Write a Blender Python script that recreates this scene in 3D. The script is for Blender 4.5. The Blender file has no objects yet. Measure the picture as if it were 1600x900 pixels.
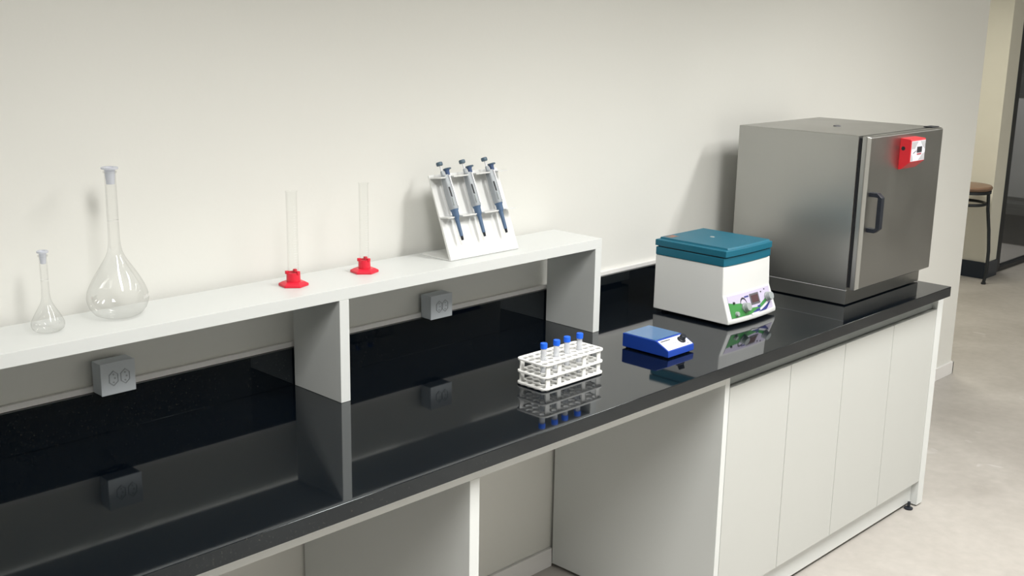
import bpy, bmesh, math, random
from mathutils import Vector, Matrix, Euler
random.seed(7)
scene = bpy.context.scene
COL = scene.collection
R = math.radians
PI = math.pi

# ------------------------------------------------------------------ camera
cd = bpy.data.cameras.new('camera'); cam = bpy.data.objects.new('camera', cd); COL.objects.link(cam)
cd.sensor_width = 36; cd.lens = 40.218; cd.clip_start = .05; cd.clip_end = 60
r_ = Vector((0.6990282, -0.71489642, 0.01681335)); u_ = Vector((0.15488825, 0.17432046, 0.97243098)); f_ = Vector((0.69811834, 0.67715248, -0.23258397))
cam.matrix_world = Matrix(((r_.x, u_.x, -f_.x, -0.59237), (r_.y, u_.y, -f_.y, -2.43919), (r_.z, u_.z, -f_.z, 1.86321), (0, 0, 0, 1)))
scene.camera = cam

# ------------------------------------------------------------------ world, exposure
w = bpy.data.worlds.new('world'); scene.world = w; w.use_nodes = True
w.node_tree.nodes['Background'].inputs[0].default_value = (.75, .85, 1, 1)
w.node_tree.nodes['Background'].inputs[1].default_value = .05
vs = scene.view_settings
vs.view_transform = 'Standard'; vs.look = 'None'; vs.gamma = 1; vs.use_curve_mapping = False
vs.exposure = 0.0
TUBE_W = 46.0          # watts of each ceiling light over the bench
FAR_W = 30.0

def lamp(name, loc, sx, sy, watts, col, parent=None):
    l = bpy.data.lights.new(name, 'AREA'); l.shape = 'RECTANGLE'; l.size = sx; l.size_y = sy
    l.energy = watts; l.color = col
    o = bpy.data.objects.new(name, l); COL.objects.link(o); o.location = loc
    if parent: o.parent = parent
    return o

# ------------------------------------------------------------------ materials
MATS = {}
def mat(name, col, rough=.5, metal=0, coat=0, bump=0, bscale=50, var=0, vscale=8, spec=.5, trans=0, ior=1.45, stretch=None, emit=0):
    if name in MATS: return MATS[name]
    m = bpy.data.materials.new(name); m.use_nodes = True; MATS[name] = m
    nt = m.node_tree; b = nt.nodes['Principled BSDF']
    b.inputs['Base Color'].default_value = (*col, 1)
    b.inputs['Roughness'].default_value = rough; b.inputs['Metallic'].default_value = metal
    b.inputs['Coat Weight'].default_value = coat; b.inputs['IOR'].default_value = ior
    b.inputs['Specular IOR Level'].default_value = spec
    b.inputs['Transmission Weight'].default_value = trans
    if emit:
        b.inputs['Emission Color'].default_value = (*col, 1); b.inputs['Emission Strength'].default_value = emit
    tc = nt.nodes.new('ShaderNodeTexCoord'); mp = nt.nodes.new('ShaderNodeMapping')
    nt.links.new(tc.outputs['Object'], mp.inputs['Vector'])
    if stretch: mp.inputs['Scale'].default_value = stretch
    if var:
        n = nt.nodes.new('ShaderNodeTexNoise'); n.inputs['Scale'].default_value = vscale; n.inputs['Detail'].default_value = 5
        mx = nt.nodes.new('ShaderNodeMix'); mx.data_type = 'RGBA'
        mx.inputs[6].default_value = (*[c * (1 - var) for c in col], 1); mx.inputs[7].default_value = (*[min(1, c * (1 + var)) for c in col], 1)
        nt.links.new(mp.outputs[0], n.inputs['Vector']); nt.links.new(n.outputs['Fac'], mx.inputs[0]); nt.links.new(mx.outputs[2], b.inputs['Base Color'])
    if bump:
        n2 = nt.nodes.new('ShaderNodeTexNoise'); n2.inputs['Scale'].default_value = bscale; n2.inputs['Detail'].default_value = 3
        bp = nt.nodes.new('ShaderNodeBump'); bp.inputs['Strength'].default_value = bump; bp.inputs['Distance'].default_value = .002
        nt.links.new(mp.outputs[0], n2.inputs['Vector']); nt.links.new(n2.outputs['Fac'], bp.inputs['Height']); nt.links.new(bp.outputs[0], b.inputs['Normal'])
    return m

M_wall = mat('wall_paint', (.74, .74, .705), .6, bump=.12, bscale=60, var=.012, vscale=2)
M_ceil = mat('ceiling_paint', (.80, .80, .78), .8, var=.01)
M_white = mat('white_laminate', (.67, .69, .68), .38, bump=.03, bscale=120, var=.01)
M_door = mat('door_laminate', (.51, .52, .50), .42, bump=.05, bscale=150, var=.012, stretch=(1, 1, .3))
M_base = mat('white_baseboard', (.78, .77, .76), .35, var=.01)
M_alu = mat('painted_aluminium', (.40, .43, .43), .4, metal=.3, var=.02)
M_black = mat('black_plastic', (.010, .013, .020), .4, var=.1, vscale=40)
M_blackgap = mat('black_rubber', (.010, .011, .014), .6, var=.1)
M_red = mat('red_plastic', (.72, .018, .045), .35, var=.03)
M_redbox = mat('red_enamel', (.58, .02, .03), .35, var=.03)
M_teal = mat('teal_plastic', (.003, .115, .180), .42, bump=.06, bscale=500, var=.05, vscale=30)
M_cent = mat('centrifuge_shell', (.70, .71, .70), .36, var=.01)
M_blue = mat('blue_plastic', (.012, .055, .36), .38, var=.04, vscale=30)
M_bluetop = mat('brushed_blue_plate', (.05, .14, .30), .10, var=.05, spec=.7)
M_label = mat('white_label', (.68, .68, .74), .35, var=.01)
M_lilac = mat('lilac_panel', (.50, .46, .60), .35, var=.02)
M_green = mat('green_print', (.05, .23, .06), .35, var=.15, vscale=60)
M_navy = mat('navy_print', (.03, .04, .20), .35, var=.03)
M_grey = mat('grey_plastic', (.30, .33, .33), .4, var=.03)
M_lcd = mat('display_window', (.085, .045, .05), .2, var=.05)
M_bezel = mat('display_bezel', (.10, .10, .11), .3, var=.05)
M_ink = mat('dark_ink', (.03, .03, .035), .5, var=.05)
M_cap = mat('blue_cap', (.01, .13, .80), .42, var=.03)
M_rack = mat('white_rack_plastic', (.84, .84, .82), .38, var=.01)
M_acry = mat('white_acrylic', (.74, .75, .74), .22, var=.01)
M_pbody = mat('pipette_grey', (.36, .39, .42), .28, var=.02)
M_pblue = mat('pipette_blue', (.085, .145, .25), .4, var=.05)
M_pnavy = mat('pipette_button_blue', (.06, .10, .21), .4, var=.05)
M_pknob = mat('pipette_knob_slate', (.075, .125, .17), .4, var=.05)
M_chrome = mat('light_rod', (.75, .76, .78), .25, var=.01)
M_outlet = mat('outlet_plastic', (.56, .60, .64), .35, var=.01)
M_outdark = mat('outlet_recess', (.36, .39, .42), .5, var=.02)
M_wood = mat('seat_wood', (.24, .15, .10), .4, var=.2, vscale=6, stretch=(1, 8, 1))
M_iron = mat('dark_iron', (.035, .04, .045), .45, metal=.5, var=.05)
M_darkglass = None
M_pillar = mat('cream_paint', (.78, .76, .66), .7, var=.02, bump=.1, bscale=40)
M_blackbase = mat('black_baseboard', (.02, .03, .045), .3, var=.1)
M_frame = mat('black_frame', (.012, .015, .018), .35, var=.1)
M_greyboard = mat('grey_board', (.42, .42, .42), .6, var=.03)
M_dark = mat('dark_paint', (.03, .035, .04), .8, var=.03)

def nodes_floor():
    m = bpy.data.materials.new('cement_floor'); m.use_nodes = True; nt = m.node_tree; b = nt.nodes['Principled BSDF']
    tc = nt.nodes.new('ShaderNodeTexCoord')
    a = nt.nodes.new('ShaderNodeTexNoise'); a.inputs['Scale'].default_value = 1.6; a.inputs['Detail'].default_value = 8; a.inputs['Roughness'].default_value = .6
    a.inputs['Distortion'].default_value = .6
    c = nt.nodes.new('ShaderNodeTexNoise'); c.inputs['Scale'].default_value = 22; c.inputs['Detail'].default_value = 6
    for n in (a, c): nt.links.new(tc.outputs['Object'], n.inputs['Vector'])
    r1 = nt.nodes.new('ShaderNodeValToRGB'); r1.color_ramp.elements[0].position = .3; r1.color_ramp.elements[1].position = .72
    r1.color_ramp.elements[0].color = (.37, .345, .315, 1); r1.color_ramp.elements[1].color = (.50, .475, .44, 1)
    nt.links.new(a.outputs['Fac'], r1.inputs[0])
    # pale scuffs
    s = nt.nodes.new('ShaderNodeTexNoise'); s.inputs['Scale'].default_value = 7; s.inputs['Detail'].default_value = 2; s.inputs['Distortion'].default_value = 1.2
    nt.links.new(tc.outputs['Object'], s.inputs['Vector'])
    r2 = nt.nodes.new('ShaderNodeValToRGB'); r2.color_ramp.elements[0].position = .70; r2.color_ramp.elements[1].position = .78
    nt.links.new(s.outputs['Fac'], r2.inputs[0])
    mx0 = nt.nodes.new('ShaderNodeMix'); mx0.data_type = 'RGBA'; mx0.blend_type = 'MULTIPLY'; mx0.inputs[0].default_value = .22
    nt.links.new(r1.outputs[0], mx0.inputs[6]); nt.links.new(c.outputs['Fac'], mx0.inputs[7])
    mx = nt.nodes.new('ShaderNodeMix'); mx.data_type = 'RGBA'; mx.inputs[7].default_value = (.58, .57, .56, 1)
    ml = nt.nodes.new('ShaderNodeMath'); ml.operation = 'MULTIPLY'; ml.inputs[1].default_value = .5
    nt.links.new(r2.outputs[0], ml.inputs[0]); nt.links.new(ml.outputs[0], mx.inputs[0]); nt.links.new(mx0.outputs[2], mx.inputs[6])
    nt.links.new(mx.outputs[2], b.inputs['Base Color']); b.inputs['Roughness'].default_value = .42; b.inputs['Specular IOR Level'].default_value = .35
    return m
M_floor = nodes_floor()

def nodes_granite():
    m = bpy.data.materials.new('black_granite'); m.use_nodes = True; nt = m.node_tree; b = nt.nodes['Principled BSDF']
    tc = nt.nodes.new('ShaderNodeTexCoord')
    v = nt.nodes.new('ShaderNodeTexNoise'); v.inputs['Scale'].default_value = 210; v.inputs['Detail'].default_value = 2
    nt.links.new(tc.outputs['Object'], v.inputs['Vector'])
    r = nt.nodes.new('ShaderNodeValToRGB'); r.color_ramp.elements[0].position = .60; r.color_ramp.elements[0].color = (.0012, .0026, .0050, 1)
    r.color_ramp.elements[1].position = .76; r.color_ramp.elements[1].color = (.032, .030, .024, 1)
    nt.links.new(v.outputs['Fac'], r.inputs[0]); nt.links.new(r.outputs[0], b.inputs['Base Color'])
    b.inputs['Roughness'].default_value = .045; b.inputs['IOR'].default_value = 1.56; b.inputs['Specular Tint'].default_value = (.86, .95, 1, 1)
    return m
M_granite = nodes_granite()

def nodes_steel():
    m = bpy.data.materials.new('brushed_steel'); m.use_nodes = True; nt = m.node_tree; b = nt.nodes['Principled BSDF']
    tc = nt.nodes.new('ShaderNodeTexCoord'); mp = nt.nodes.new('ShaderNodeMapping'); mp.inputs['Scale'].default_value = (3, 3, 160)
    n = nt.nodes.new('ShaderNodeTexNoise'); n.inputs['Scale'].default_value = 3; n.inputs['Detail'].default_value = 4
    nt.links.new(tc.outputs['Object'], mp.inputs[0]); nt.links.new(mp.outputs[0], n.inputs['Vector'])
    n2 = nt.nodes.new('ShaderNodeTexNoise'); n2.inputs['Scale'].default_value = 5; nt.links.new(tc.outputs['Object'], n2.inputs['Vector'])
    r = nt.nodes.new('ShaderNodeMapRange'); r.inputs[3].default_value = .26; r.inputs[4].default_value = .40
    nt.links.new(n2.outputs['Fac'], r.inputs[0]); nt.links.new(r.outputs[0], b.inputs['Roughness'])
    bp = nt.nodes.new('ShaderNodeBump'); bp.inputs['Strength'].default_value = .06; bp.inputs['Distance'].default_value = .001
    nt.links.new(n.outputs['Fac'], bp.inputs['Height']); nt.links.new(bp.outputs[0], b.inputs['Normal'])
    b.inputs['Base Color'].default_value = (.42, .42, .405, 1); b.inputs['Metallic'].default_value = 1
    return m
M_steel = nodes_steel()

def thin_glass(name, tint, gloss=1.0, edge=.55, haze=0.0, hazecol=(.9, .9, .9), rough=0.0):
    """wall of clear glass seen as a thin shell: straight-through light, darker at glancing angles, Fresnel mirror"""
    m = bpy.data.materials.new(name); m.use_nodes = True; nt = m.node_tree; nt.nodes.clear()
    out = nt.nodes.new('ShaderNodeOutputMaterial'); tr = nt.nodes.new('ShaderNodeBsdfTransparent'); gl = nt.nodes.new('ShaderNodeBsdfGlossy')
    gl.inputs['Roughness'].default_value = rough
    lw = nt.nodes.new('ShaderNodeLayerWeight'); lw.inputs['Blend'].default_value = .5
    pw = nt.nodes.new('ShaderNodeMath'); pw.operation = 'POWER'; pw.inputs[1].default_value = 4
    nt.links.new(lw.outputs['Facing'], pw.inputs[0])
    mc = nt.nodes.new('ShaderNodeMix'); mc.data_type = 'RGBA'; mc.inputs[6].default_value = (*tint, 1); mc.inputs[7].default_value = (edge, edge, edge * .99, 1)
    nt.links.new(pw.outputs[0], mc.inputs[0]); nt.links.new(mc.outputs[2], tr.inputs[0])
    fr = nt.nodes.new('ShaderNodeFresnel'); fr.inputs[0].default_value = 1.45
    g = nt.nodes.new('ShaderNodeMath'); g.operation = 'MULTIPLY'; g.inputs[1].default_value = gloss
    mn = nt.nodes.new('ShaderNodeMath'); mn.operation = 'MINIMUM'; mn.inputs[1].default_value = .26
    nt.links.new(fr.outputs[0], mn.inputs[0]); nt.links.new(mn.outputs[0], g.inputs[0])
    mx = nt.nodes.new('ShaderNodeMixShader'); nt.links.new(g.outputs[0], mx.inputs[0])
    base = tr.outputs[0]
    if haze:
        df = nt.nodes.new('ShaderNodeBsdfDiffuse'); df.inputs[0].default_value = (*hazecol, 1)
        mh = nt.nodes.new('ShaderNodeMixShader'); mh.inputs[0].default_value = haze
        nt.links.new(tr.outputs[0], mh.inputs[1]); nt.links.new(df.outputs[0], mh.inputs[2]); base = mh.outputs[0]
    nt.links.new(base, mx.inputs[1]); nt.links.new(gl.outputs[0], mx.inputs[2]); nt.links.new(mx.outputs[0], out.inputs[0])
    return m
G_flask = thin_glass('flask_glass', (.988, .99, .988), .9, .82)
G_cyl = thin_glass('cylinder_glass', (.985, .99, .985), .5, .9, .02)
G_tube = thin_glass('tube_plastic', (.97, .975, .98), .6, .8, .30, (.88, .90, .94), .15)
G_stop = thin_glass('stopper_plastic', (.90, .92, .96), .5, .8, .55, (.80, .82, .90), .2)
G_pane = thin_glass('door_glass', (.80, .81, .82), 1.0, .5)
M_grad = mat('white_graduation', (.85, .85, .85), .5, var=.01)

# ------------------------------------------------------------------ mesh helpers
def finish(name, bm, m, parent=None, smooth=35, loc=(0, 0, 0), rot=None):
    me = bpy.data.meshes.new(name); bmesh.ops.recalc_face_normals(bm, faces=bm.faces[:]) ; bm.to_mesh(me); bm.free()
    ms = m if isinstance(m, (list, tuple)) else [m]
    for x in ms: me.materials.append(x)
    if smooth:
        for p in me.polygons: p.use_smooth = True
        me.set_sharp_from_angle(angle=R(smooth))
    o = bpy.data.objects.new(name, me); COL.objects.link(o); o.location = loc
    if smooth and len(me.polygons) < 4000 and smooth != 60:
        wn = o.modifiers.new('flat_face_normals', 'WEIGHTED_NORMAL'); wn.keep_sharp = True; wn.weight = 100
    if rot: o.rotation_euler = rot
    if parent: o.parent = parent
    return o
def NB(): return bmesh.new()
def box(bm, x0, x1, y0, y1, z0, z1, bev=0, seg=2, mi=0):
    co = [(x, y, z) for x in (x0, x1) for y in (y0, y1) for z in (z0, z1)]
    v = [bm.verts.new(c) for c in co]
    fs = [bm.faces.new([v[i] for i in q]) for q in ((0, 1, 3, 2), (4, 6, 7, 5), (0, 4, 5, 1), (2, 3, 7, 6), (0, 2, 6, 4), (1, 5, 7, 3))]
    for f in fs: f.material_index = mi
    if bev:
        es = list({e for f in fs for e in f.edges})
        bmesh.ops.bevel(bm, geom=es, offset=bev, segments=seg, profile=.5, affect='EDGES')
def prism(bm, pts, axis, a0, a1, bev=0, seg=2, mi=0):
    """extrude polygon pts; axis 'x': pts=(y,z); 'y': (x,z); 'z': (x,y)"""
    def P(p, a):
        return {'x': (a, p[0], p[1]), 'y': (p[0], a, p[1]), 'z': (p[0], p[1], a)}[axis]
    A = [bm.verts.new(P(p, a0)) for p in pts]; B = [bm.verts.new(P(p, a1)) for p in pts]
    n = len(pts); fs = [bm.faces.new(A), bm.faces.new(B[::-1])]
    for i in range(n): fs.append(bm.faces.new((A[i], B[i], B[(i + 1) % n], A[(i + 1) % n])))
    for f in fs: f.material_index = mi
    if bev: bmesh.ops.bevel(bm, geom=list({e for f in fs for e in f.edges}), offset=bev, segments=seg, profile=.5, affect='EDGES')
def lathe(bm, prof, n=32, c=(0, 0, 0), mtx=None, close=False, mi=0):
    rings = []
    for r, z in prof:
        if r < 1e-6: rings.append([bm.verts.new((c[0], c[1], c[2] + z))])
        else: rings.append([bm.verts.new((c[0] + r * math.cos(2 * PI * i / n), c[1] + r * math.sin(2 * PI * i / n), c[2] + z)) for i in range(n)])
    if mtx:
        for rg in rings:
            for v in rg: v.co = mtx @ v.co
    seq = list(zip(rings, rings[1:])) + ([(rings[-1], rings[0])] if close else [])
    for a, b in seq:
        for i in range(n):
            j = (i + 1) % n
            if len(a) == 1 and len(b) == 1: continue
            if len(a) == 1: f = bm.faces.new((a[0], b[i], b[j]))
            elif len(b) == 1: f = bm.faces.new((a[i], a[j], b[0]))
            else: f = bm.faces.new((a[i], a[j], b[j], b[i]))
            f.material_index = mi
def sweep(bm, pts, r, n=10, closed=False):
    pts = [Vector(p) for p in pts]; N = len(pts); rings = []
    up = Vector((0.13, .21, 1)).normalized()
    for i, p in enumerate(pts):
        a = pts[(i - 1) % N] if (closed or i > 0) else p; b = pts[(i + 1) % N] if (closed or i < N - 1) else p
        t = (b - a).normalized(); s = t.cross(up).normalized(); q = s.cross(t)
        rr = r[i] if isinstance(r, (list, tuple)) else r
        rings.append([bm.verts.new(p + (s * math.cos(2 * PI * k / n) + q * math.sin(2 * PI * k / n)) * rr) for k in range(n)])
    for i in range(N if closed else N - 1):
        a = rings[i]; b = rings[(i + 1) % N]
        for k in range(n): bm.faces.new((a[k], a[(k + 1) % n], b[(k + 1) % n], b[k]))
    if not closed: bm.faces.new(rings[0][::-1]); bm.faces.new(rings[-1])
def poly_flat(outline, holes, thick, name='tmp', bevel=0):
    """mesh of a flat plate with holes: outline/holes are lists of (x,y)"""
    cu = bpy.data.curves.new(name, 'CURVE'); cu.dimensions = '2D'; cu.fill_mode = 'BOTH'; cu.extrude = thick / 2; cu.bevel_depth = bevel
    for ring in [outline] + holes:
        sp = cu.splines.new('POLY'); sp.points.add(len(ring) - 1); sp.use_cyclic_u = True
        for p, q in zip(sp.points, ring): p.co = (q[0], q[1], 0, 1)
    o = bpy.data.objects.new(name, cu); COL.objects.link(o)
    bpy.context.view_layer.update()
    dg = bpy.context.evaluated_depsgraph_get(); me = bpy.data.meshes.new_from_object(o.evaluated_get(dg))
    bpy.data.objects.remove(o); bpy.data.curves.remove(cu)
    bm = NB(); bm.from_mesh(me); bpy.data.meshes.remove(me); bmesh.ops.remove_doubles(bm, verts=bm.verts[:], dist=1e-6)
    return bm
def circ(cx, cy, r, n=20, r2=None, a0=0): return [(cx + r * math.cos(2 * PI * i / n + a0), cy + (r2 or r) * math.sin(2 * PI * i / n + a0)) for i in range(n)]
def rrect(x0, x1, y0, y1, r, n=5):
    out = []
    for cx, cy, a in ((x1 - r, y1 - r, 0), (x0 + r, y1 - r, 90), (x0 + r, y0 + r, 180), (x1 - r, y0 + r, 270)):
        for k in range(n + 1): out.append((cx + r * math.cos(R(a + 90 * k / n)), cy + r * math.sin(R(a + 90 * k / n))))
    return out
def empty(name, loc, label, cat, group=None):
    o = bpy.data.objects.new(name, None); o.empty_display_size = .05; COL.objects.link(o); o.location = loc
    return tag(o, label, cat, group)
def tag(o, label=None, cat=None, group=None, kind=None):
    if label: o['label'] = label
    if cat: o['category'] = cat
    if group: o['group'] = group
    if kind: o['kind'] = kind
    return o
def sbox(name, m, *a, **k):
    bm = NB(); box(bm, *a, **k); return tag(finish(name, bm, m), kind='structure')
def shift(bm, dx, dy, dz): bmesh.ops.translate(bm, verts=bm.verts[:], vec=(dx, dy, dz))

# ------------------------------------------------------------------ the setting
XL, XR, YF, YB, H = -2.4, 11.0, -3.7, 3.2, 2.80
XW = 5.361     # end of the wall behind the bench
sbox('floor', M_floor, XL, XR, YF, YB, -.05, 0)
sbox('ceiling', M_ceil, XL, XR, YF, YB, H, H + .05)
sbox('wall_back', M_wall, XL, XW, 0, .14, 0, H)
sbox('wall_left', M_wall, XL - .1, XL, YF, YB, 0, H)
sbox('wall_front', M_wall, XL, XR, YF - .1, YF, 0, H)
sbox('wall_right', M_wall, XR, XR + .1, YF, YB, 0, H)
sbox('wall_far', M_pillar, XL, XR, YB, YB + .1, 0, H)
bm = NB(); box(bm, 3.592, XW + .0125, -.0125, 0, 0, .069, .002); box(bm, XW, XW + .0125, -.0125, .1525, 0, .069, .002)
tag(finish('baseboard_back', bm, M_base), kind='structure')
sbox('baseboard_desk', M_base, XL, 2.131, -.0125, 0, 0, .069, bev=.002)
sbox('wall_pillar', M_pillar, 7.847, 8.05, .845, YB, 0, H)
bm = NB(); box(bm, 7.835, 8.06, .833, .845, 0, .125, .003); box(bm, 7.835, 7.847, .845, YB, 0, .125, .003)
tag(finish('baseboard_pillar', bm, M_blackbase), kind='structure')

# black framed glass door beside the pillar, dark room behind it
d = bpy.data.objects.new('door_1', None); COL.objects.link(d); d.location = (8.06, .9, 0); tag(d, kind='structure')
bm = NB()
box(bm, 0, .14, -.03, .03, 0, H, .004); box(bm, 2.0, 2.93, -.03, .03, 0, H, .004)
box(bm, .14, 2.0, -.03, .03, 0, .035, .004); box(bm, .14, 2.0, -.03, .03, 2.1, H, .004); 
finish('frame', bm, M_frame, d)
bm = NB(); box(bm, .14, 2.0, -.004, .004, .035, 2.1); finish('glass', bm, G_pane, d)
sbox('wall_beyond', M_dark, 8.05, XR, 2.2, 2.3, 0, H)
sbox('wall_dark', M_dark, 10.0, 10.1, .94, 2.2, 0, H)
g = empty('notice_board', (9.62, 1.0, .38), 'plain grey board behind the black framed glass door', 'board')
bm = NB(); box(bm, -.015, .015, 0, 1.0, 0, .86, .004); finish('board', bm, M_greyboard, g)
bm = NB(); box(bm, -.02, .02, -.03, 0, -.03, .89, .003); box(bm, -.02, .02, 1.0, 1.03, -.03, .89, .003); box(bm, -.02, .02, 0, 1.0, .86, .89, .003); box(bm, -.02, .02, 0, 1.0, -.03, 0, .003)
finish('frame', bm, M_frame, g)
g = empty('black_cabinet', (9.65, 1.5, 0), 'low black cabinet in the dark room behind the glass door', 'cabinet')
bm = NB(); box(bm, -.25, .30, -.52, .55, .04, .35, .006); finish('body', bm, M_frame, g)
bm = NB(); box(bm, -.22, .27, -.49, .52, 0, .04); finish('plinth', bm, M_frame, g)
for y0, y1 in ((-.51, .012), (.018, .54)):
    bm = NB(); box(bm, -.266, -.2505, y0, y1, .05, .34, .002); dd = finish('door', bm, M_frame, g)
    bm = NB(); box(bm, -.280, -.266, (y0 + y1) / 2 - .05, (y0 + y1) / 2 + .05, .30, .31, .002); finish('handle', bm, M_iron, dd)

# white batten on top of the backsplash
sbox('trim_1', M_base, XL + 1.2, 3.5, -.0115, 0, 1.0017, 1.0155, bev=.0015)

# ------------------------------------------------------------------ ceiling lights (above the frame)
def ceiling_light(x, y, label, watts, col, L=1.2, group=None, spread=138):
    t = empty('ceiling_light', (x, y, H), label, 'lamp', group)
    bm = NB(); prism(bm, [(-.17, 0), (.17, 0), (.165, -.05), (-.165, -.05)], 'y', -L / 2 - .03, L / 2 + .03); finish('housing', bm, M_base, t)
    bm = NB(); box(bm, -.15, .15, -L / 2, L / 2, -.0545, -.0502, .001); finish('diffuser', bm, M_tube, t)
    l = lamp('diffuser_light', (0, 0, -.056), .30, L, watts, col, t); l.data.spread = R(spread)
    return t
M_tube = mat('lit_diffuser', (1, .99, .95), .5, emit=4)
WC = (1, .985, .955)
for x, sfx in ((.45, 'nearest the left end of the bench'), (2.05, 'above the middle of the bench'), (3.70, 'above the steel oven')):
    ceiling_light(x, -1.85, 'white rectangular ceiling light ' + sfx, TUBE_W, WC, group='ceiling lights over the bench')
ceiling_light(6.7, -2.3, 'added rectangular fill light above the open floor right of the bench', 30, WC, spread=170)  # unseen fill, added to brighten the oven door and the right floor
ceiling_light(6.3, 1.0, 'white rectangular ceiling light in the passage beyond the wall end', FAR_W, (1, .95, .80))
ceiling_light(8.9, 1.55, 'added rectangular fill light in the dark room behind the glass door', 30, (1, .98, .95), L=.6)  # added lamp, only there to lift the grey board behind the glass

# ------------------------------------------------------------------ cabinets and bench
FC = -.6726     # front plane of the doors
c = empty('base_cabinet', (2.1313, -.05, 0), 'white four-door base cabinet under the right end of the black worktop', 'cabinet')
ox, oy = 2.1313, -.05
def cb(name, m, boxes, par=c, bev=.0012, org=(ox, oy, 0)):
    bm = NB()
    for a in boxes: box(bm, a[0] - org[0], a[1] - org[0], a[2] - org[1], a[3] - org[1], a[4] - org[2], a[5] - org[2], bev)
    return finish(name, bm, m, par)
cb('side_panel', M_white, [(2.1313, 2.1553, FC, -.013, .012, .8612)])
cb('side_panel', M_white, [(3.5425, 3.5900, FC, -.013, .006, .8612)])
cb('body', M_white, [(2.156, 3.542, -.653, -.635, .1085, .80), (2.156, 3.542, -.635, -.02, .1085, .126), (2.156, 3.542, -.04, -.02, .126, .86)])
cb('kickboard', M_white, [(2.156, 3.542, -.645, -.628, .014, .1075)])
bm = NB()   # recessed finger channel along the top
prism(bm, [(-.6535, .806), (-.640, .806), (-.640, .861), (-.6535, .861), (-.6535, .852), (-.648, .842), (-.648, .826), (-.6535, .816)], 'x', 0, 1.386)
shift(bm, 2.156 - ox, -oy, 0); finish('finger_channel', bm, M_alu, c)
edges = [2.1565, 2.4989, 2.8448, 3.1937, 3.5415]
for i in range(4):
    cb('door', M_door, [(edges[i] + .0012, edges[i + 1] - .0012, FC, FC + .018, .1084, .8055)], bev=.0015)
for x, y in ((3.50, -.66), (3.50, -.10), (2.20, -.61), (2.20, -.10)):
    bm = NB(); lathe(bm, [(0, 0), (.016, 0), (.017, .006), (.006, .009), (.006, .03), (0, .03)] if y < -.65 else [(0, 0), (.016, 0), (.017, .006), (.006, .009), (.006, .1085), (0, .1085)], 16); shift(bm, x - ox, y - oy, 0)
    finish('foot', bm, M_black, c)

t = empty('desk_frame', (1.10, -.05, 0), 'white open desk frame with upright panel carrying the left of the worktop', 'desk')
cb('apron', M_white, [(XL + 1.2, 2.131, FC, FC + .02, .8217, .8612), (XL + 1.2, 2.131, -.04, -.013, .8217, .8612)], t, org=(1.10, -.05, 0))
for x in (1.1026, -.02, -1.15):
    cb('support_panel', M_white, [(x, x + .031, FC + .0005, -.013, 0.0, .8217)], t, org=(1.10, -.05, 0))

bm = NB(); box(bm, XL + 1.15, 3.5482, -.7141, 0, .8622, .9, .0016, 3)
tag(finish('worktop', bm, M_granite), 'long polished black granite worktop along the wall', 'worktop')
bm = NB(); box(bm, XL + 1.15, 3.5, -.0194, 0, .9002, 1.0016, .001)
tag(finish('backsplash', bm, M_granite), 'low polished black granite strip standing along the wall behind the worktop', 'backsplash')

# raised white shelf on the worktop
h = empty('raised_shelf', (1.08, -.12, .9), 'long white shelf on upright panels standing on the black worktop', 'shelf')
ho = (1.08, -.12, .9)
cb('shelf_board', M_white, [(XL + 1.3, 2.0867, -.2241, -.024, 1.1667, 1.1969)], h, org=ho)
cb('end_panel', M_white, [(2.0572, 2.0867, -.2241, -.024, .9003, 1.1667)], h, org=ho)
cb('divider', M_white, [(1.0795, 1.109, -.2241, -.024, .9003, 1.1667)], h, org=ho)
cb('divider', M_white, [(.07, .0995, -.2241, -.024, .9003, 1.1667)], h, org=ho)

# ------------------------------------------------------------------ outlets
def outlet(x, z, w_, h_, label, ks):
    t = empty('power_outlet', (x, -.0122, z), label, 'outlet')
    bm = NB(); box(bm, 0, w_, -.040, 0, 0, h_, .003); finish('mounting_box', bm, M_outlet, t)
    bm = NB(); box(bm, -.0005, w_ + .0005, -.0445, -.0402, -.0005, h_ + .0005, .0018); finish('faceplate', bm, M_outlet, t)
    for k in ks:
        cx = w_ * k
        bm = poly_flat(circ(0, 0, .0130, 6, .0185, PI / 2), [circ(0, 0, .0112, 6, .0160, PI / 2)], .0012)
        bmesh.ops.rotate(bm, verts=bm.verts[:], cent=(0, 0, 0), matrix=Matrix.Rotation(PI / 2, 3, 'X')); shift(bm, cx, -.0452, h_ * .5)
        so = finish('socket', bm, M_outdark, t)
        for j in (-.0095, 0, .0095):
            bm = NB(); lathe(bm, [(0, 0), (.0022, 0), (.0022, .0008), (0, .0008)], 10, mtx=Matrix.Rotation(PI / 2, 4, 'X')); shift(bm, cx + (.0035 if j == 0 else 0), -.0446, h_ * .5 + j)
            finish('pin_hole', bm, M_outdark, so)
    return t
outlet(.533, 1.0022, .0835, .0755, 'grey-white surface-mounted double power outlet under the left bay of the raised shelf', (.36, .70))
outlet(1.531, 1.0022, .083, .0695, 'grey-white surface-mounted power outlet under the right bay of the raised shelf', (.38, .66))

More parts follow.
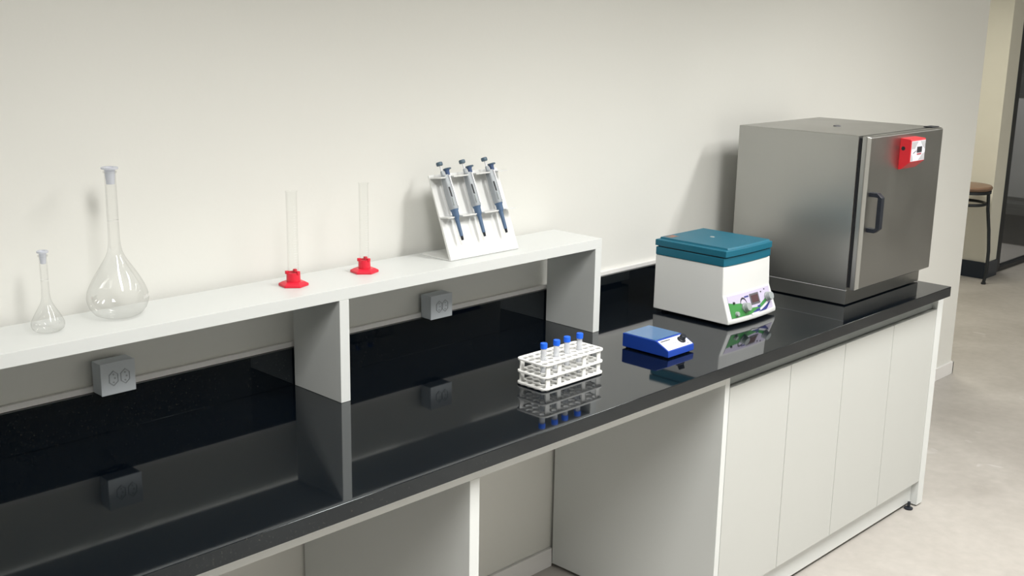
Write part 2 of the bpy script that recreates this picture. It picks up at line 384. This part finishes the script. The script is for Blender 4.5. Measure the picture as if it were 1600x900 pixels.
# ------------------------------------------------------------------ volumetric flasks
ZS = 1.1970
def flask(x, y, prof, neck_r, top, label, grads):
    t = empty('volumetric_flask', (x, y, ZS), label, 'flask', )
    bm = NB(); lathe(bm, prof, 48)
    th = .0016 if neck_r > .01 else .0012
    inner = [(max(r - th, 0), z + (th * 1.6 if z < .01 else 0)) for r, z in prof[1:]]
    finish('glass_body', bm, G_flask, t, 60)
    bm = NB(); lathe(bm, [(neck_r - .0001, top - .003), (neck_r + .0022, top - .002), (neck_r + .0022, top + .001), (neck_r - .0001, top + .0015)], 32); finish('neck_rim', bm, G_flask, t, 60)
    bm = NB(); s = neck_r
    lathe(bm, [(0, top - s * 2.2), (s * .72, top - s * 2.2), (s * .92, top + .0016), (s * .95, top + .005), (s * 1.45, top + .006), (s * 1.5, top + .0095), (s * 1.25, top + .0105), (s * .75, top + .0100), (s * .70, top + .006), (0, top + .006)], 32)
    finish('stopper', bm, G_stop, t, 40)
    bm = NB(); lathe(bm, [(neck_r + .0003, grads), (neck_r + .0004, grads + .0007)], 32); finish('fill_mark', bm, M_grad, t)
    if neck_r > .01:
        for k in range(9):
            bm = NB(); a0 = R(-62 + k * 4.3); a1 = a0 + R(2.6 + (k % 3) * .4); q = .0665
            z0 = .046; h_ = .0055 if k % 2 else .0075
            f = bm.faces.new([bm.verts.new((q * math.cos(a_), q * math.sin(a_), zz)) for a_, zz in ((a0, z0), (a1, z0), (a1, z0 + h_), (a0, z0 + h_))])
            finish('etched_text', bm, M_etch, t, 0)
    return t
M_etch = thin_glass('etched_print', (.97, .97, .97), .3, .9, .45, (.85, .85, .84), .3)
big_profile = [(0, .0015), (.030, .0008), (.036, .002), (.050, .008), (.0605, .021), (.0655, .036), (.0660, .045), (.0640, .057), (.0590, .070), (.0510, .086), (.0410, .103), (.0300, .120), (.0210, .135), (.0160, .147), (.0135, .160), (.0122, .180), (.0120, .30), (.0122, .322)]
flask(.5615, -.106, big_profile, .0122, .322, 'large clear glass flask with long neck and pale stopper on the white shelf', .215)
small = [(0, .001), (.018, .0006), (.024, .0015), (.0315, .007), (.0338, .014), (.0335, .020), (.0300, .029), (.0235, .041), (.0165, .053), (.0110, .064), (.0086, .076), (.0080, .095), (.0079, .163)]
flask(.3950, -.122, small, .0079, .163, 'small clear glass flask with pale stopper, leftmost on the white shelf', .11)

# ------------------------------------------------------------------ measuring cylinders
def cylinder(x, y, r, hh, label):
    t = empty('measuring_cylinder', (x, y, ZS), label, 'measuring cylinder')
    hexo = [(.0375 * math.cos(R(60 * i + 20)), .0375 * math.sin(R(60 * i + 20))) for i in range(6)]
    hexi = [(.027 * math.cos(R(60 * i + 20)), .027 * math.sin(R(60 * i + 20))) for i in range(6)]
    bm = NB()
    rings = []
    for pts, z in ((hexo, .0), (hexo, .006), (hexi, .011)):
        rings.append([bm.verts.new((p[0], p[1], z)) for p in pts])
    bm.faces.new(rings[0][::-1]); bm.faces.new(rings[2])
    for a, b in zip(rings, rings[1:]):
        for i in range(6): bm.faces.new((a[i], a[(i + 1) % 6], b[(i + 1) % 6], b[i]))
    bmesh.ops.bevel(bm, geom=bm.edges[:], offset=.0012, segments=2, profile=.5, affect='EDGES')
    lathe(bm, [(r + .004, .010), (r + .0035, .034), (r + .0004, .034), (r + .0004, .010)], 32)
    # two raised clips on the collar rim
    for a in (40, 160, 280):
        cx, cy = (r + .0022) * math.cos(R(a)), (r + .0022) * math.sin(R(a))
        box(bm, cx - .004, cx + .004, cy - .004, cy + .004, .030, .0385, .001)
    finish('base', bm, M_red, t, 30)
    bm = NB(); lathe(bm, [(0, .012), (r, .012), (r, hh - .004), (r + .0016, hh - .001), (r + .0016, hh), (r - .0002, hh)], 40)
    finish('glass_tube', bm, G_cyl, t, 50)
    bm = NB()
    for k in range(24):
        L = .011 if k % 5 == 0 else .006
        z = .05 + k * (hh - .08) / 24; n = 4; a0 = R(250)
        for i in range(n):
            aa = a0 + L / r * i / n; ab = a0 + L / r * (i + 1) / n; q = r + .0003
            f = bm.faces.new([bm.verts.new((q * math.cos(a_), q * math.sin(a_), zz)) for a_, zz in ((aa, z), (ab, z), (ab, z + .0005), (aa, z + .0005))])
    finish('graduation_marks', bm, M_grad, t)
    return t
cylinder(1.0200, -.1166, .0135, .2365, 'clear measuring cylinder with red hexagonal foot, the one nearer the large flask')
cylinder(1.2465, -.1132, .0122, .2360, 'clear measuring cylinder with red hexagonal foot, the one nearer the pipette stand')

# ------------------------------------------------------------------ pipette stand and pipettes
px0, px1 = 1.5045, 1.7720
TH = math.atan2(.0931, .227)
st = empty('pipette_stand', (px0, -.17, ZS), 'white leaning acrylic stand holding three pipettes on the shelf', 'stand')
sl = .0931 / .227
bm = NB(); W = px1 - px0
prism(bm, [(-.0005, .0028), (.003, 0), (.0075, .0), (.0975, .2255), (.0945, .2290)], 'x', 0, W, .0006, 1)
finish('back_panel', bm, M_acry, st)
bm = NB(); box(bm, 0, W, .0080, .120, 0, .0035, .0006, 1); finish('foot_plate', bm, M_acry, st)
xs = [1.5440, 1.6295, 1.7165]
def notched(y0, z0, dep, half, r, nm, up):
    # shelf plate with a U notch for each pipette: x along, y forward (negative)
    out = [(0, 0)]
    out += [(W, 0), (W, -dep + .004), (W - .004, -dep)]
    for x in sorted(xs, reverse=True):
        cx = x - px0
        out += [(cx + half + .008, -dep), (cx + half + .002, -dep + .003)]
        for k in range(0, 9):
            a = PI * k / 8
            out.append((cx + half * math.cos(a), -dep * .52 + half * .62 * math.sin(a)))
        out += [(cx - half - .002, -dep + .003), (cx - half - .008, -dep)]
    out += [(.004, -dep), (0, -dep + .004)]
    bm = poly_flat(out, [], .0035)
    for v in bm.verts: v.co.z += up * -v.co.y
    shift(bm, 0, y0, z0); return finish(nm, bm, M_acry, st)
notched(.0870, .2215, .0400, .0135, 0, 'top_holder', .12)
notched(.0470, .1165, .0370, .0135, 0, 'middle_holder', .10)

def build_pipette():
    """upright pipette, origin at its tip, leaning back with the stand"""
    t = empty('pipette', (0, 0, 0), 'grey and blue pipette', 'pipette')
    bm = NB(); lathe(bm, [(0, .0008), (.0034, 0), (.0040, .008), (.0042, .0115), (0, .0115)], 20); finish('tip_cone', bm, M_black, t)
    bm = NB(); lathe(bm, [(0, .0112), (.0048, .0112), (.0050, .013), (.0058, .050), (.0062, .060), (.0070, .0625), (.0092, .067), (.0098, .072), (.0100, .083), (.0118, .0855), (.0118, .0885), (0, .0885)], 24); finish('shaft', bm, M_pblue, t, 40)
    bm = NB()   # body: oval section, narrower towards the top
    secs = [(.0885, .0118, .0120, 0), (.093, .0126, .0128, 0), (.130, .0130, .0132, 0), (.165, .0118, .0125, -.0004), (.184, .0106, .0118, -.0008), (.1865, .0098, .0108, -.001)]
    rg = []
    for z, a, b, dx in secs: rg.append([bm.verts.new((dx + a * math.copysign(abs(math.cos(q)) ** .75, math.cos(q)), b * math.copysign(abs(math.sin(q)) ** .75, math.sin(q)), z)) for q in [2 * PI * i / 28 for i in range(28)]])
    for a, b in zip(rg, rg[1:]):
        for i in range(28): bm.faces.new((a[i], a[(i + 1) % 28], b[(i + 1) % 28], b[i]))
    bm.faces.new(rg[0][::-1]); bm.faces.new(rg[-1]); bd = finish('body', bm, M_pbody, t, 40)
    bm = NB(); lathe(bm, [(0, .185), (.0058, .185), (.0056, .196), (.0048, .199), (0, .1995)], 20); shift(bm, -.0052, .001, 0); finish('plunger_collar', bm, M_pbody, t, 40)
    bm = NB(); prism(bm, [(.0030, .095), (.0085, .095), (.0060, .184), (.0020, .184)], 'y', -.0150, -.0110, .0008); finish('highlight_ridge', bm, M_chrome, t)  # paler ridge: the highlight down the body, put into the colour
    z = .150   # printed lettering running down the left of the body, too small to read
    for k in range(2):
        bm = NB(); y0 = -.0136
        if k == 0: prism(bm, [(-.0082, .124), (-.0050, .122), (-.0056, .150), (-.0086, .151)], 'y', y0 - .0002, y0 + .004)
        else: prism(bm, [(-.0080, .098), (-.0058, .097), (-.0060, .119), (-.0080, .120)], 'y', y0 + .0001, y0 + .004)
        finish('printed_text', bm, M_ink if k == 0 else M_grey, bd, 0)
    # plunger: pale rod and slate knob, left of centre
    bm = NB(); lathe(bm, [(.0026, .195), (.0026, .2165)], 14); shift(bm, -.0062, .001, 0); finish('plunger_rod', bm, M_chrome, t)
    bm = NB(); lathe(bm, [(0, .2150), (.0082, .2150), (.0092, .217), (.0092, .2230), (.0080, .2250), (0, .2255)], 24); shift(bm, -.0072, .001, 0); finish('plunger_knob', bm, M_pknob, t)
    # ejector button with wing
    bm = NB(); lathe(bm, [(0, .183), (.0054, .183), (.0060, .1855), (.0062, .195), (.0080, .199), (.0086, .201), (0, .2025)], 24); shift(bm, .0068, -.006, 0); finish('ejector_button', bm, M_pnavy, t, 40)
    bm = NB(); lathe(bm, [(0, .2005), (.0105, .2005), (.0112, .202), (.0105, .204), (0, .2045)], 24)
    for v in bm.verts: v.co.x *= 1.15
    shift(bm, .0090, -.006, 0); finish('finger_hook', bm, M_pknob, t)
    return t
def copy_thing(t, loc, rot=None):
    r = t.copy(); COL.objects.link(r); r.location = loc
    if rot: r.rotation_euler = rot
    def rec(a, b):
        for ch in a.children:
            c2 = ch.copy(); COL.objects.link(c2); c2.parent = b; rec(ch, c2)
    rec(t, r); return r
p0 = build_pipette()
plabels = ['grey and blue pipette hanging leftmost in the white stand', 'grey and blue pipette hanging between two others in the white stand', 'grey and blue pipette hanging rightmost in the white stand']
for i, x in enumerate(xs):
    loc = (x + (i - 1) * .0003, -.1745, 1.2535); p = p0 if i == 0 else copy_thing(p0, loc)
    p.location = loc; p.rotation_euler = (-TH, R(-1.2), 0); p['label'] = plabels[i]; p['group'] = 'pipettes in the white stand'

# ------------------------------------------------------------------ test tube rack with four capped tubes
rx, ry = 1.640, -.4635
rk = empty('test_tube_rack', (rx, ry, .9), 'white three-tier plastic test tube rack on the black worktop', 'rack')
def tier(z, hw, hd, hr, sx=.0238, sy=.0245, cr=.017, nm='tier', n=20):
    holes = [circ((i - 4.5) * sx, (j - 1.5) * sy, hr, n) for i in range(10) for j in range(4)]
    bm = poly_flat(rrect(-hw, hw, -hd, hd, cr), holes, .0036, bevel=.0006); shift(bm, 0, 0, z); return finish(nm, bm, M_rack, rk)
tier(.0054, .1225, .0535, .0082, nm='bottom_tier'); tier(.0370, .1225, .0535, .0103, nm='middle_tier'); tier(.0705, .1225, .0535, .0103, nm='top_tier')
for s in (-1, 1):
    for x, wd in ((-.103, .016), (-.058, .014), (.042, .013), (.102, .014)):
        bm = NB(); box(bm, x - wd / 2, x + wd / 2, s * .0470 - .002, s * .0470 + .002, .0054, .0705, .0005, 1); finish('post', bm, M_rack, rk)
        if abs(x) > .1: bm = NB(); box(bm, x - .006, x + .006, s * .046 - .004, s * .046 + .004, 0, .0036, .0005, 1); finish('foot', bm, M_rack, rk)
tb = empty('test_tube', (0, 0, 0), 'clear tube', 'test tube', 'blue capped tubes in the white rack')
bm = NB(); lathe(bm, [(0, .0005), (.0015, .0005), (.0030, .003), (.0076, .020), (.0078, .107), (.0070, .107), (.0068, .021), (0, .005)], 24); finish('tube_body', bm, G_tube, tb, 40)
bm = NB(); lathe(bm, [(.0094, .1045), (.0096, .1175), (.0088, .119), (0, .1192)], 36)
for i, v in enumerate(bm.verts):
    pass
lathe(bm, [(.0082, .1045), (.0094, .1045)], 36); finish('screw_cap', bm, M_cap, tb, 40)
bm = NB()
for k in range(8): box(bm, -.002, .002 if k % 2 else .0035, -.0082, -.0076, .045 + k * .006, .0456 + k * .006)
finish('scale_marks', bm, M_grad, tb, 0)
tl = ['blue-capped clear tube standing furthest left in the white rack', 'blue-capped clear tube, second from the left in the white rack', 'blue-capped clear tube, second from the right in the white rack', 'blue-capped clear tube standing furthest right in the white rack']
for k, i in enumerate((1, 3, 5, 7)):
    loc = (rx + (i - 4.5) * .0238, ry + (1 - 1.5) * .0245, .9002)
    o = tb if k == 0 else copy_thing(tb, loc)
    o.location = loc; o['label'] = tl[k]; o.rotation_euler = ((0, 0, 0), (R(.8), R(-1.0), 1), (R(-.6), R(.8), 2), (R(.5), R(-1.2), 3))[k]

# ------------------------------------------------------------------ magnetic stirrer
sx0, sy0 = 2.0, -.388
m_ = empty('magnetic_stirrer', (sx0, sy0, .9), 'small blue sloping-front laboratory stirrer with black knob on the worktop', 'stirrer')
bm = NB(); prism(bm, [(0, .0045), (0, .0455), (-.124, .0455), (-.169, .0235), (-.1705, .0045)], 'x', 0, .1265, .0018, 2); finish('housing', bm, M_blue, m_)
bm = NB(); box(bm, .003, .1235, -.119, -.0035, .0455, .0468, .0005); finish('top_plate', bm, M_bluetop, m_)
sa = math.atan2(.022, .045)
def on_slope(bm): # local (x, d down the slope, height above)
    bmesh.ops.rotate(bm, verts=bm.verts[:], cent=(0, 0, 0), matrix=Matrix.Rotation(sa, 3, 'X')); shift(bm, 0, -.124, .0457)
bm = NB(); box(bm, .004, .1225, -.0480, -.0035, 0, .0006, .0002); on_slope(bm); cpn = finish('control_panel', bm, M_label, m_)
for a in ((.010, .056, -.0115, -.0082), (.055, .0565, -.027, -.022), (.0585, .0625, -.0285, -.0272), (.104, .1095, -.042, -.0400), (.110, .1130, -.012, -.0105)):
    bm = NB(); box(bm, a[0], a[1], a[2], a[3], .0006, .0009); on_slope(bm); finish('panel_print', bm, M_ink, cpn, 0)
bm = NB(); lathe(bm, [(0, .0008), (.0125, .0008), (.0125, .004), (.0100, .006), (.0092, .018), (.0078, .0192), (0, .0192)], 28)
for k in range(10): 
    a = 2 * PI * k / 10; box(bm, .0118 * math.cos(a) - .0014, .0118 * math.cos(a) + .0014, .0118 * math.sin(a) - .0014, .0118 * math.sin(a) + .0014, .001, .0045, 0)
shift(bm, .094, -.024, 0); on_slope(bm); finish('speed_knob', bm, M_black, m_, 35)
for a, b in ((.012, -.012), (.1145, -.012), (.012, -.155), (.1145, -.155)):
    bm = NB(); lathe(bm, [(0, 0), (.006, 0), (.0065, .0055), (0, .0055)], 16); shift(bm, a, b, 0); finish('foot', bm, M_blackgap, m_)

# ------------------------------------------------------------------ centrifuge
cx0 = 2.420; cy0 = -.180
ce = empty('centrifuge', (cx0, cy0, .9), 'white bench centrifuge with teal lid beside the steel oven', 'centrifuge')
CW = .2760
bm = NB()
def bulge(x): return -.010 * (1 - (2 * x / CW - 1) ** 2)
NX = 14; prof = [(0, .010, 0), (0, .194, 0), (-.269, .194, .4), (-.2735, .100, .5), (-.3005, .022, 1), (-.3005, .011, 1), (-.297, .0085, 1)]
cols = []
for i in range(NX + 1):
    x = CW * i / NX; colv = []
    for (y, z, wt) in prof:
        tx = x
        # sides taper in slightly towards the top and splay out at the foot
        s = (x / CW - .5) * 2; tx = x - s * .002 * (z / .19); 
        if z < .03 and s > 0: tx += .006 * s * (1 if y < -.2 else 0)
        colv.append(bm.verts.new((tx, y + bulge(x) * wt, z)))
    cols.append(colv)
n = len(prof)
for a, b in zip(cols, cols[1:]):
    for k in range(n): bm.faces.new((a[k], b[k], b[(k + 1) % n], a[(k + 1) % n]))
bm.faces.new(cols[0]); bm.faces.new(cols[-1][::-1])
bmesh.ops.recalc_face_normals(bm, faces=bm.faces[:])
es = [e for e in bm.edges if e.calc_face_angle(0) > R(12)]
bmesh.ops.bevel(bm, geom=es, offset=.0035, segments=3, profile=.5, affect='EDGES')
finish('housing', bm, M_cent, ce, 30)
def bulged_plan(x0, x1, yb, yf, bl, n=12):
    pts = [(x0, yb)] + [(x0 + (x1 - x0) * i / n, yf - bl * (1 - (2 * i / n - 1) ** 2)) for i in range(n + 1)] + [(x1, yb)]
    return pts
bm = NB(); prism(bm, bulged_plan(.0005, CW - .0015, -.0005, -.2705, .005), 'z', .1945, .2215, .0025, 2); finish('collar', bm, M_teal, ce, 30)
bm = NB(); prism(bm, bulged_plan(.006, CW - .008, -.006, -.263, .004), 'z', .2215, .2255); finish('seal', bm, M_blackgap, ce)
bm = NB()
NXL = 12
outer = bulged_plan(.0005, CW - .006, .002, -.2765, .005, NXL)
def ring(pts, z): return [bm.verts.new((p[0], p[1], z(p) if callable(z) else z)) for p in pts]
def inset(pts, dx0, dx1, dyf, dyb):
    X0, X1 = .0005, CW - .006; 
    return [((X0 + dx0) + (p[0] - X0) * ((X1 - dx1) - (X0 + dx0)) / (X1 - X0), p[1] + (dyf if p[1] < -.1 else -dyb)) for p in pts]
r1 = ring(outer, .2255); r2 = ring(outer, .2440); r3 = ring(inset(outer, .0022, .0022, .0022, .002), .2460)
r4 = ring(inset(outer, .019, .004, .006, .004), .2462); r5 = ring(inset(outer, .0205, .006, .010, .006), .2515)
nn = len(outer)
for a, b in ((r1, r2), (r2, r3), (r3, r4), (r4, r5)):
    for k in range(nn): bm.faces.new((a[k], a[(k + 1) % nn], b[(k + 1) % nn], b[k]))
bm.faces.new(r5); bm.faces.new(r1[::-1])
lid = finish('lid', bm, M_teal, ce, 25)
M_sticker = mat('faded_sticker', (.16, .12, .10), .4, var=.1, vscale=60)
bm = NB(); box(bm, .030, .074, -.040, -.010, .2515, .2519); stk = finish('warning_sticker', bm, M_sticker, lid); stk['label'] = 'faded rectangular sticker'
bm = NB(); box(bm, .050, .070, -.034, -.016, .2519, .2521); finish('sticker_print', bm, mat('sticker_red', (.32, .12, .08), .4, var=.1), lid)
bm = NB(); lathe(bm, [(0, .2515), (.008, .2515), (.0075, .2526), (0, .253)], 20); shift(bm, .150, -.120, 0); finish('sight_window', bm, M_grey, lid)
bm = NB(); box(bm, .022, .034, -.012, -.002, .2220, .2280, .001); finish('hinge', bm, M_grey, ce)
# control panel lies on the sloping lower front, follows its bulge
va, vb = Vector((0, -.2735, .100)), Vector((0, -.3005, .022))
def cpan(x, t, lift=0):   # t 0 top .. 1 bottom
    nrm = Vector((0, -(va.z - vb.z), -(va.y - vb.y) * -1)); nrm = Vector((0, -.078, .027)).normalized()
    y = va.y + (vb.y - va.y) * t + bulge(x) * (.5 + .5 * t); z = va.z + (vb.z - va.z) * t
    # (nrm points outwards: forward and up)
    return Vector((x, y, z)) + nrm * lift
def patch(pts2, lift, nm, m, par, sub=10):
    """polygon strip given as upper and lower curves: list of (x, t_top, t_bot)"""
    bm = NB(); prev = None; top = []; 
    for (x, a, b) in pts2:
        cur = [bm.verts.new(cpan(x, a, lift)), bm.verts.new(cpan(x, b, lift)), bm.verts.new(cpan(x, b, lift - .0006)), bm.verts.new(cpan(x, a, lift - .0006))]
        if prev:
            for k in range(4): bm.faces.new((prev[k], cur[k], cur[(k + 1) % 4], prev[(k + 1) % 4]))
        else: bm.faces.new(cur)
        prev = cur
    bm.faces.new(prev[::-1]); return finish(nm, bm, m, par, 30)
def lin(a, b, n): return [a + (b - a) * i / n for i in range(n + 1)]
X0, X1 = .018, .262
cp = patch([(x, .06, .94) for x in lin(X0, X1, 14)], .0012, 'control_panel', M_lilac, ce)
def gtop(x):
    u = (x - X0) / (X1 - X0)
    if u < .25: return .32 + .10 * math.sin(u / .25 * PI * .5) + (.0 if u > 0 else 0)
    if u < .40: return .42 + (u - .25) / .15 * .26
    return .68 + .06 * math.sin((u - .4) / .3 * PI * .5) if u < .58 else .74 - .42 * ((u - .58) / .42) ** 1.1
def gbot(x):
    u = (x - X0) / (X1 - X0)
    return .935 if u < .40 else (.935 - .05 * (u - .4) / .1 if u < .5 else .885 - .42 * ((u - .5) / .5) ** 1.4)
patch([(x, gtop(x), max(gbot(x), gtop(x) + .02)) for x in lin(X0, X1 - .012, 30)], .0016, 'green_print', M_green, cp)
patch([(x, .885 - .40 * ((x - .120) / .142) ** 1.6 + .03, .885 - .40 * ((x - .120) / .142) ** 1.6 + .10) for x in lin(.122, X1 - .006, 20)], .0020, 'white_swoosh', M_label, cp)
patch([(x, .80 + .14 * (1 - abs((x - .148) / .03)) * 0 - .0 + (.05 if x < .15 else 0), .90) for x in lin(.135, .175, 6)], .0022, 'navy_print', M_navy, cp)
patch([(x, .885 - .40 * ((x - .120) / .142) ** 1.6 + .10, min(.93, .885 - .40 * ((x - .120) / .142) ** 1.6 + .10 + .14 * math.sin((x - .165) / .091 * PI))) for x in lin(.166, X1 - .006, 16)], .0020, 'navy_print', M_navy, cp)
patch([(x, .17, .60) for x in lin(.134, .186, 4)], .0028, 'display_bezel', M_bezel, cp)
patch([(x, .24, .53) for x in lin(.140, .180, 4)], .0032, 'display', M_lcd, cp)
def pdisc(x, t, r, hgt, nm, m, par, n=24, r2=None):
    bm = NB(); p = cpan(x, t, .0012); ang = math.atan2(.027, .078)
    mtx = Matrix.Translation(p) @ Matrix.Rotation(PI / 2 - ang, 4, 'X')
    lathe(bm, [(0, 0), (r, 0), (r, hgt * .25), ((r2 or r * .92), hgt * .3), ((r2 or r * .92) * .94, hgt * .95), ((r2 or r) * .8, hgt), (0, hgt)], n, mtx=mtx); return finish(nm, bm, m, par, 40)
pdisc(.094, .62, .0155, .020, 'speed_knob', M_grey, ce); pdisc(.236, .46, .0155, .020, 'timer_knob', M_grey, ce)
pdisc(.046, .80, .0085, .008, 'push_button', M_grey, ce); pdisc(.043, .36, .004, .005, 'indicator_light', M_ink, ce)
pdisc(.204, .20, .0025, .002, 'indicator_light', M_ink, ce); pdisc(.228, .14, .0022, .002, 'indicator_light', M_ink, ce)
patch([(x, .20, .26) for x in lin(.105, .128, 3)], .0020, 'panel_text', M_navy, cp); patch([(x, .68, .76) for x in lin(.166, .181, 3)], .0022, 'panel_text', M_navy, cp)
# dial arc above the speed knob
patch([(.094 + .018 * math.cos(a), .52 - .30 * math.sin(a), .52 - .30 * math.sin(a) + .07) for a in [PI * (1 - k / 12) for k in range(1, 12)]], .0021, 'dial_arc', M_ink, cp)
for a, b in ((.03, -.03), (CW - .03, -.03), (.03, -.255), (CW - .03, -.255)):
    bm = NB(); lathe(bm, [(0, 0), (.012, 0), (.013, .011), (0, .011)], 18); shift(bm, a, b, 0); finish('foot', bm, M_blackgap, ce)

# ------------------------------------------------------------------ steel oven
ox_, oy_ = 2.970, -.118
ov = empty('laboratory_oven', (ox_, oy_, .9), 'large brushed steel laboratory oven with black handle on the worktop end', 'oven')
OW, OD = .566, .472
bm = NB(); box(bm, 0, OW, -OD, 0, .0545, .5875, .0025, 2); finish('body', bm, M_steel, ov, 30)
bm = NB(); box(bm, .0006, OW - .0006, -OD + .001, -.001, .004, .0540, .001); finish('base', bm, M_steel, ov, 30)
bm = NB(); box(bm, .001, .004, -OD, -.001, .0538, .0552, 0); finish('seam', bm, M_chrome, ov)
bm = NB(); box(bm, .006, OW - .010, -OD - .0130, -OD, .066, .580, 0); finish('door_gasket', bm, M_blackgap, ov)
# door: shallow pan with chamfered rim
dz0, dz1 = .0590, .5870; yb, ym, yf = -OD - .0130, -OD - .030, -OD - .0400
bm = NB()
def rectring(x0, x1, z0, z1, y): return [bm.verts.new(p) for p in ((x0, y, z0), (x1, y, z0), (x1, y, z1), (x0, y, z1))]
a = rectring(-.001, OW - .003, dz0, dz1, yb); b = rectring(-.001, OW - .003, dz0, dz1, ym); c_ = rectring(.010, OW - .010, dz0 + .006, dz1 - .004, yf)
for p, q in ((a, b), (b, c_)):
    for k in range(4): bm.faces.new((p[k], p[(k + 1) % 4], q[(k + 1) % 4], q[k]))
bm.faces.new(c_); bm.faces.new(a[::-1])
bmesh.ops.recalc_face_normals(bm, faces=bm.faces[:]); bmesh.ops.bevel(bm, geom=bm.edges[:], offset=.0022, segments=3, profile=.5, affect='EDGES')
door = finish('door', bm, M_steel, ov, 25)
bm = NB()   # D handle
hx, hz0, hz1 = .040, .263, .397
path = [(hx, yf + .001, hz1 - .006), (hx + .001, yf - .026, hz1 - .006), (hx + .004, yf - .036, hz1 - .014), (hx + .004, yf - .036, hz0 + .014), (hx + .001, yf - .026, hz0 + .006), (hx, yf + .001, hz0 + .006)]
def strap(bm, pts, wx, t):
    pts = [Vector(p) for p in pts]; rg = []
    for i, p in enumerate(pts):
        d1 = (pts[min(i + 1, len(pts) - 1)] - pts[max(i - 1, 0)]); d1.x = 0; d1.normalize(); nr = Vector((0, -d1.z, d1.y))
        rg.append([bm.verts.new(p + Vector((sx * wx, 0, 0)) + nr * sn * t) for sx, sn in ((-.5, -.5), (.5, -.5), (.5, .5), (-.5, .5))])
    for a1, b1 in zip(rg, rg[1:]):
        for k in range(4): bm.faces.new((a1[k], a1[(k + 1) % 4], b1[(k + 1) % 4], b1[k]))
    bm.faces.new(rg[0][::-1]); bm.faces.new(rg[-1])
strap(bm, path, .023, .015); bmesh.ops.recalc_face_normals(bm, faces=bm.faces[:]); bmesh.ops.bevel(bm, geom=bm.edges[:], offset=.0018, segments=2, profile=.5, affect='EDGES')
finish('handle', bm, M_black, door, 30)
# red thermostat on the door
rx0, rz0 = .222, .460
bm = NB(); prism(bm, [(yf + .0005, rz0), (yf + .0005, rz0 + .110), (yf - .037, rz0 + .107), (yf - .040, rz0 + .104), (yf - .040, rz0 + .028), (yf - .010, rz0 + .002)], 'x', rx0, rx0 + .112, .002, 2)
th = finish('controller_box', bm, M_redbox, door, 25)
bm = NB(); box(bm, rx0 + .004, rx0 + .108, yf - .0412, yf - .0398, rz0 + .031, rz0 + .101, .0004); fp = finish('controller_face', bm, M_label, th)
M_greypr = mat('grey_print', (.42, .42, .44), .4, var=.02); M_dimred = mat('dim_red_print', (.40, .10, .12), .4, var=.05)
def slab(nm, pts, m, par, y=yf - .0412, t=.0005):
    bm = NB(); prism(bm, [(rx0 + p[0], rz0 + p[1]) for p in pts], 'y', y - t, y); return finish(nm, bm, m, par, 0)
slab('grey_print', [(.006, .074), (.030, .074), (.052, .099), (.006, .099)], M_greypr, fp)
slab('grey_print', [(.070, .099), (.106, .099), (.106, .070), (.088, .080)], M_greypr, fp)
slab('grey_print', [(.060, .033), (.106, .033), (.106, .058), (.088, .054)], M_greypr, fp)
slab('grey_print', [(.006, .033), (.020, .033), (.012, .052), (.006, .056)], M_greypr, fp)
slab('display', [(.046, .060), (.082, .060), (.082, .080), (.046, .080)], M_ink, fp, t=.0012)
slab('button_row', [(.048, .052), (.080, .052), (.080, .057), (.048, .057)], M_dimred, fp, t=.0010)
for k in range(4): slab('panel_text', [(.018 + k * .006, .058 + k * .002), (.022 + k * .006, .058 + k * .002), (.022 + k * .006, .061 + k * .002), (.018 + k * .006, .061 + k * .002)], M_ink, fp, t=.0007)
bm = NB(); lathe(bm, [(0, 0), (.007, 0), (.007, .0012), (0, .0012)], 16, mtx=Matrix.Rotation(-PI / 2, 4, 'Y')); shift(bm, rx0 + .0002, yf - .013, rz0 + .075); finish('cable_knockout', bm, M_blackgap, th)
bm = NB(); box(bm, OW - .062, OW - .004, -OD - .022, -OD + .012, .5875, .5905, .001); finish('top_hinge', bm, M_black, ov)
bm = NB(); lathe(bm, [(.008, .5875), (.014, .5875), (.013, .5905), (.009, .591), (.008, .5875)], 24)
lathe(bm, [(0, .5877), (.009, .5877)], 24); shift(bm, .262, -.245, 0); finish('vent_hole', bm, M_bezel, ov)
for a, b in ((.03, -.03), (OW - .03, -.03), (.03, -.44), (OW - .03, -.44)):
    bm = NB(); lathe(bm, [(0, 0), (.012, 0), (.012, .004), (0, .004)], 14); shift(bm, a, b, 0); finish('foot', bm, M_blackgap, ov)

# ------------------------------------------------------------------ stool beyond the wall end
sc = (7.605, .945)
s = empty('stool', (sc[0], sc[1], 0), 'tall stool with round wooden seat and dark metal legs beyond the wall end', 'stool')
bm = NB(); lathe(bm, [(0, .690), (.165, .690), (.176, .700), (.178, .712), (.170, .722), (.10, .728), (0, .730)], 48); finish('seat', bm, M_wood, s, 40)
bm = NB(); lathe(bm, [(.150, .668), (.172, .668), (.172, .6895), (.150, .6895)], 48, close=True); finish('seat_ring', bm, M_iron, s, 40)
for k in range(3):
    a = R(-68 + 120 * k); pts = []
    for z, r in ((.669, .152), (.55, .160), (.40, .182), (.25, .196), (.10, .198), (.012, .186)): pts.append((r * math.cos(a), r * math.sin(a), z))
    bm = NB(); sweep(bm, pts, .0125, 10); lathe(bm, [(0, 0), (.017, 0), (.017, .014), (0, .014)], 14, c=(pts[-1][0], pts[-1][1], 0)); finish('leg', bm, M_iron, s, 50)
bm = NB(); sweep(bm, [(.142 * math.cos(2 * PI * i / 40), .142 * math.sin(2 * PI * i / 40), .590) for i in range(40)], .011, 8, True); finish('brace_ring', bm, M_iron, s, 60)
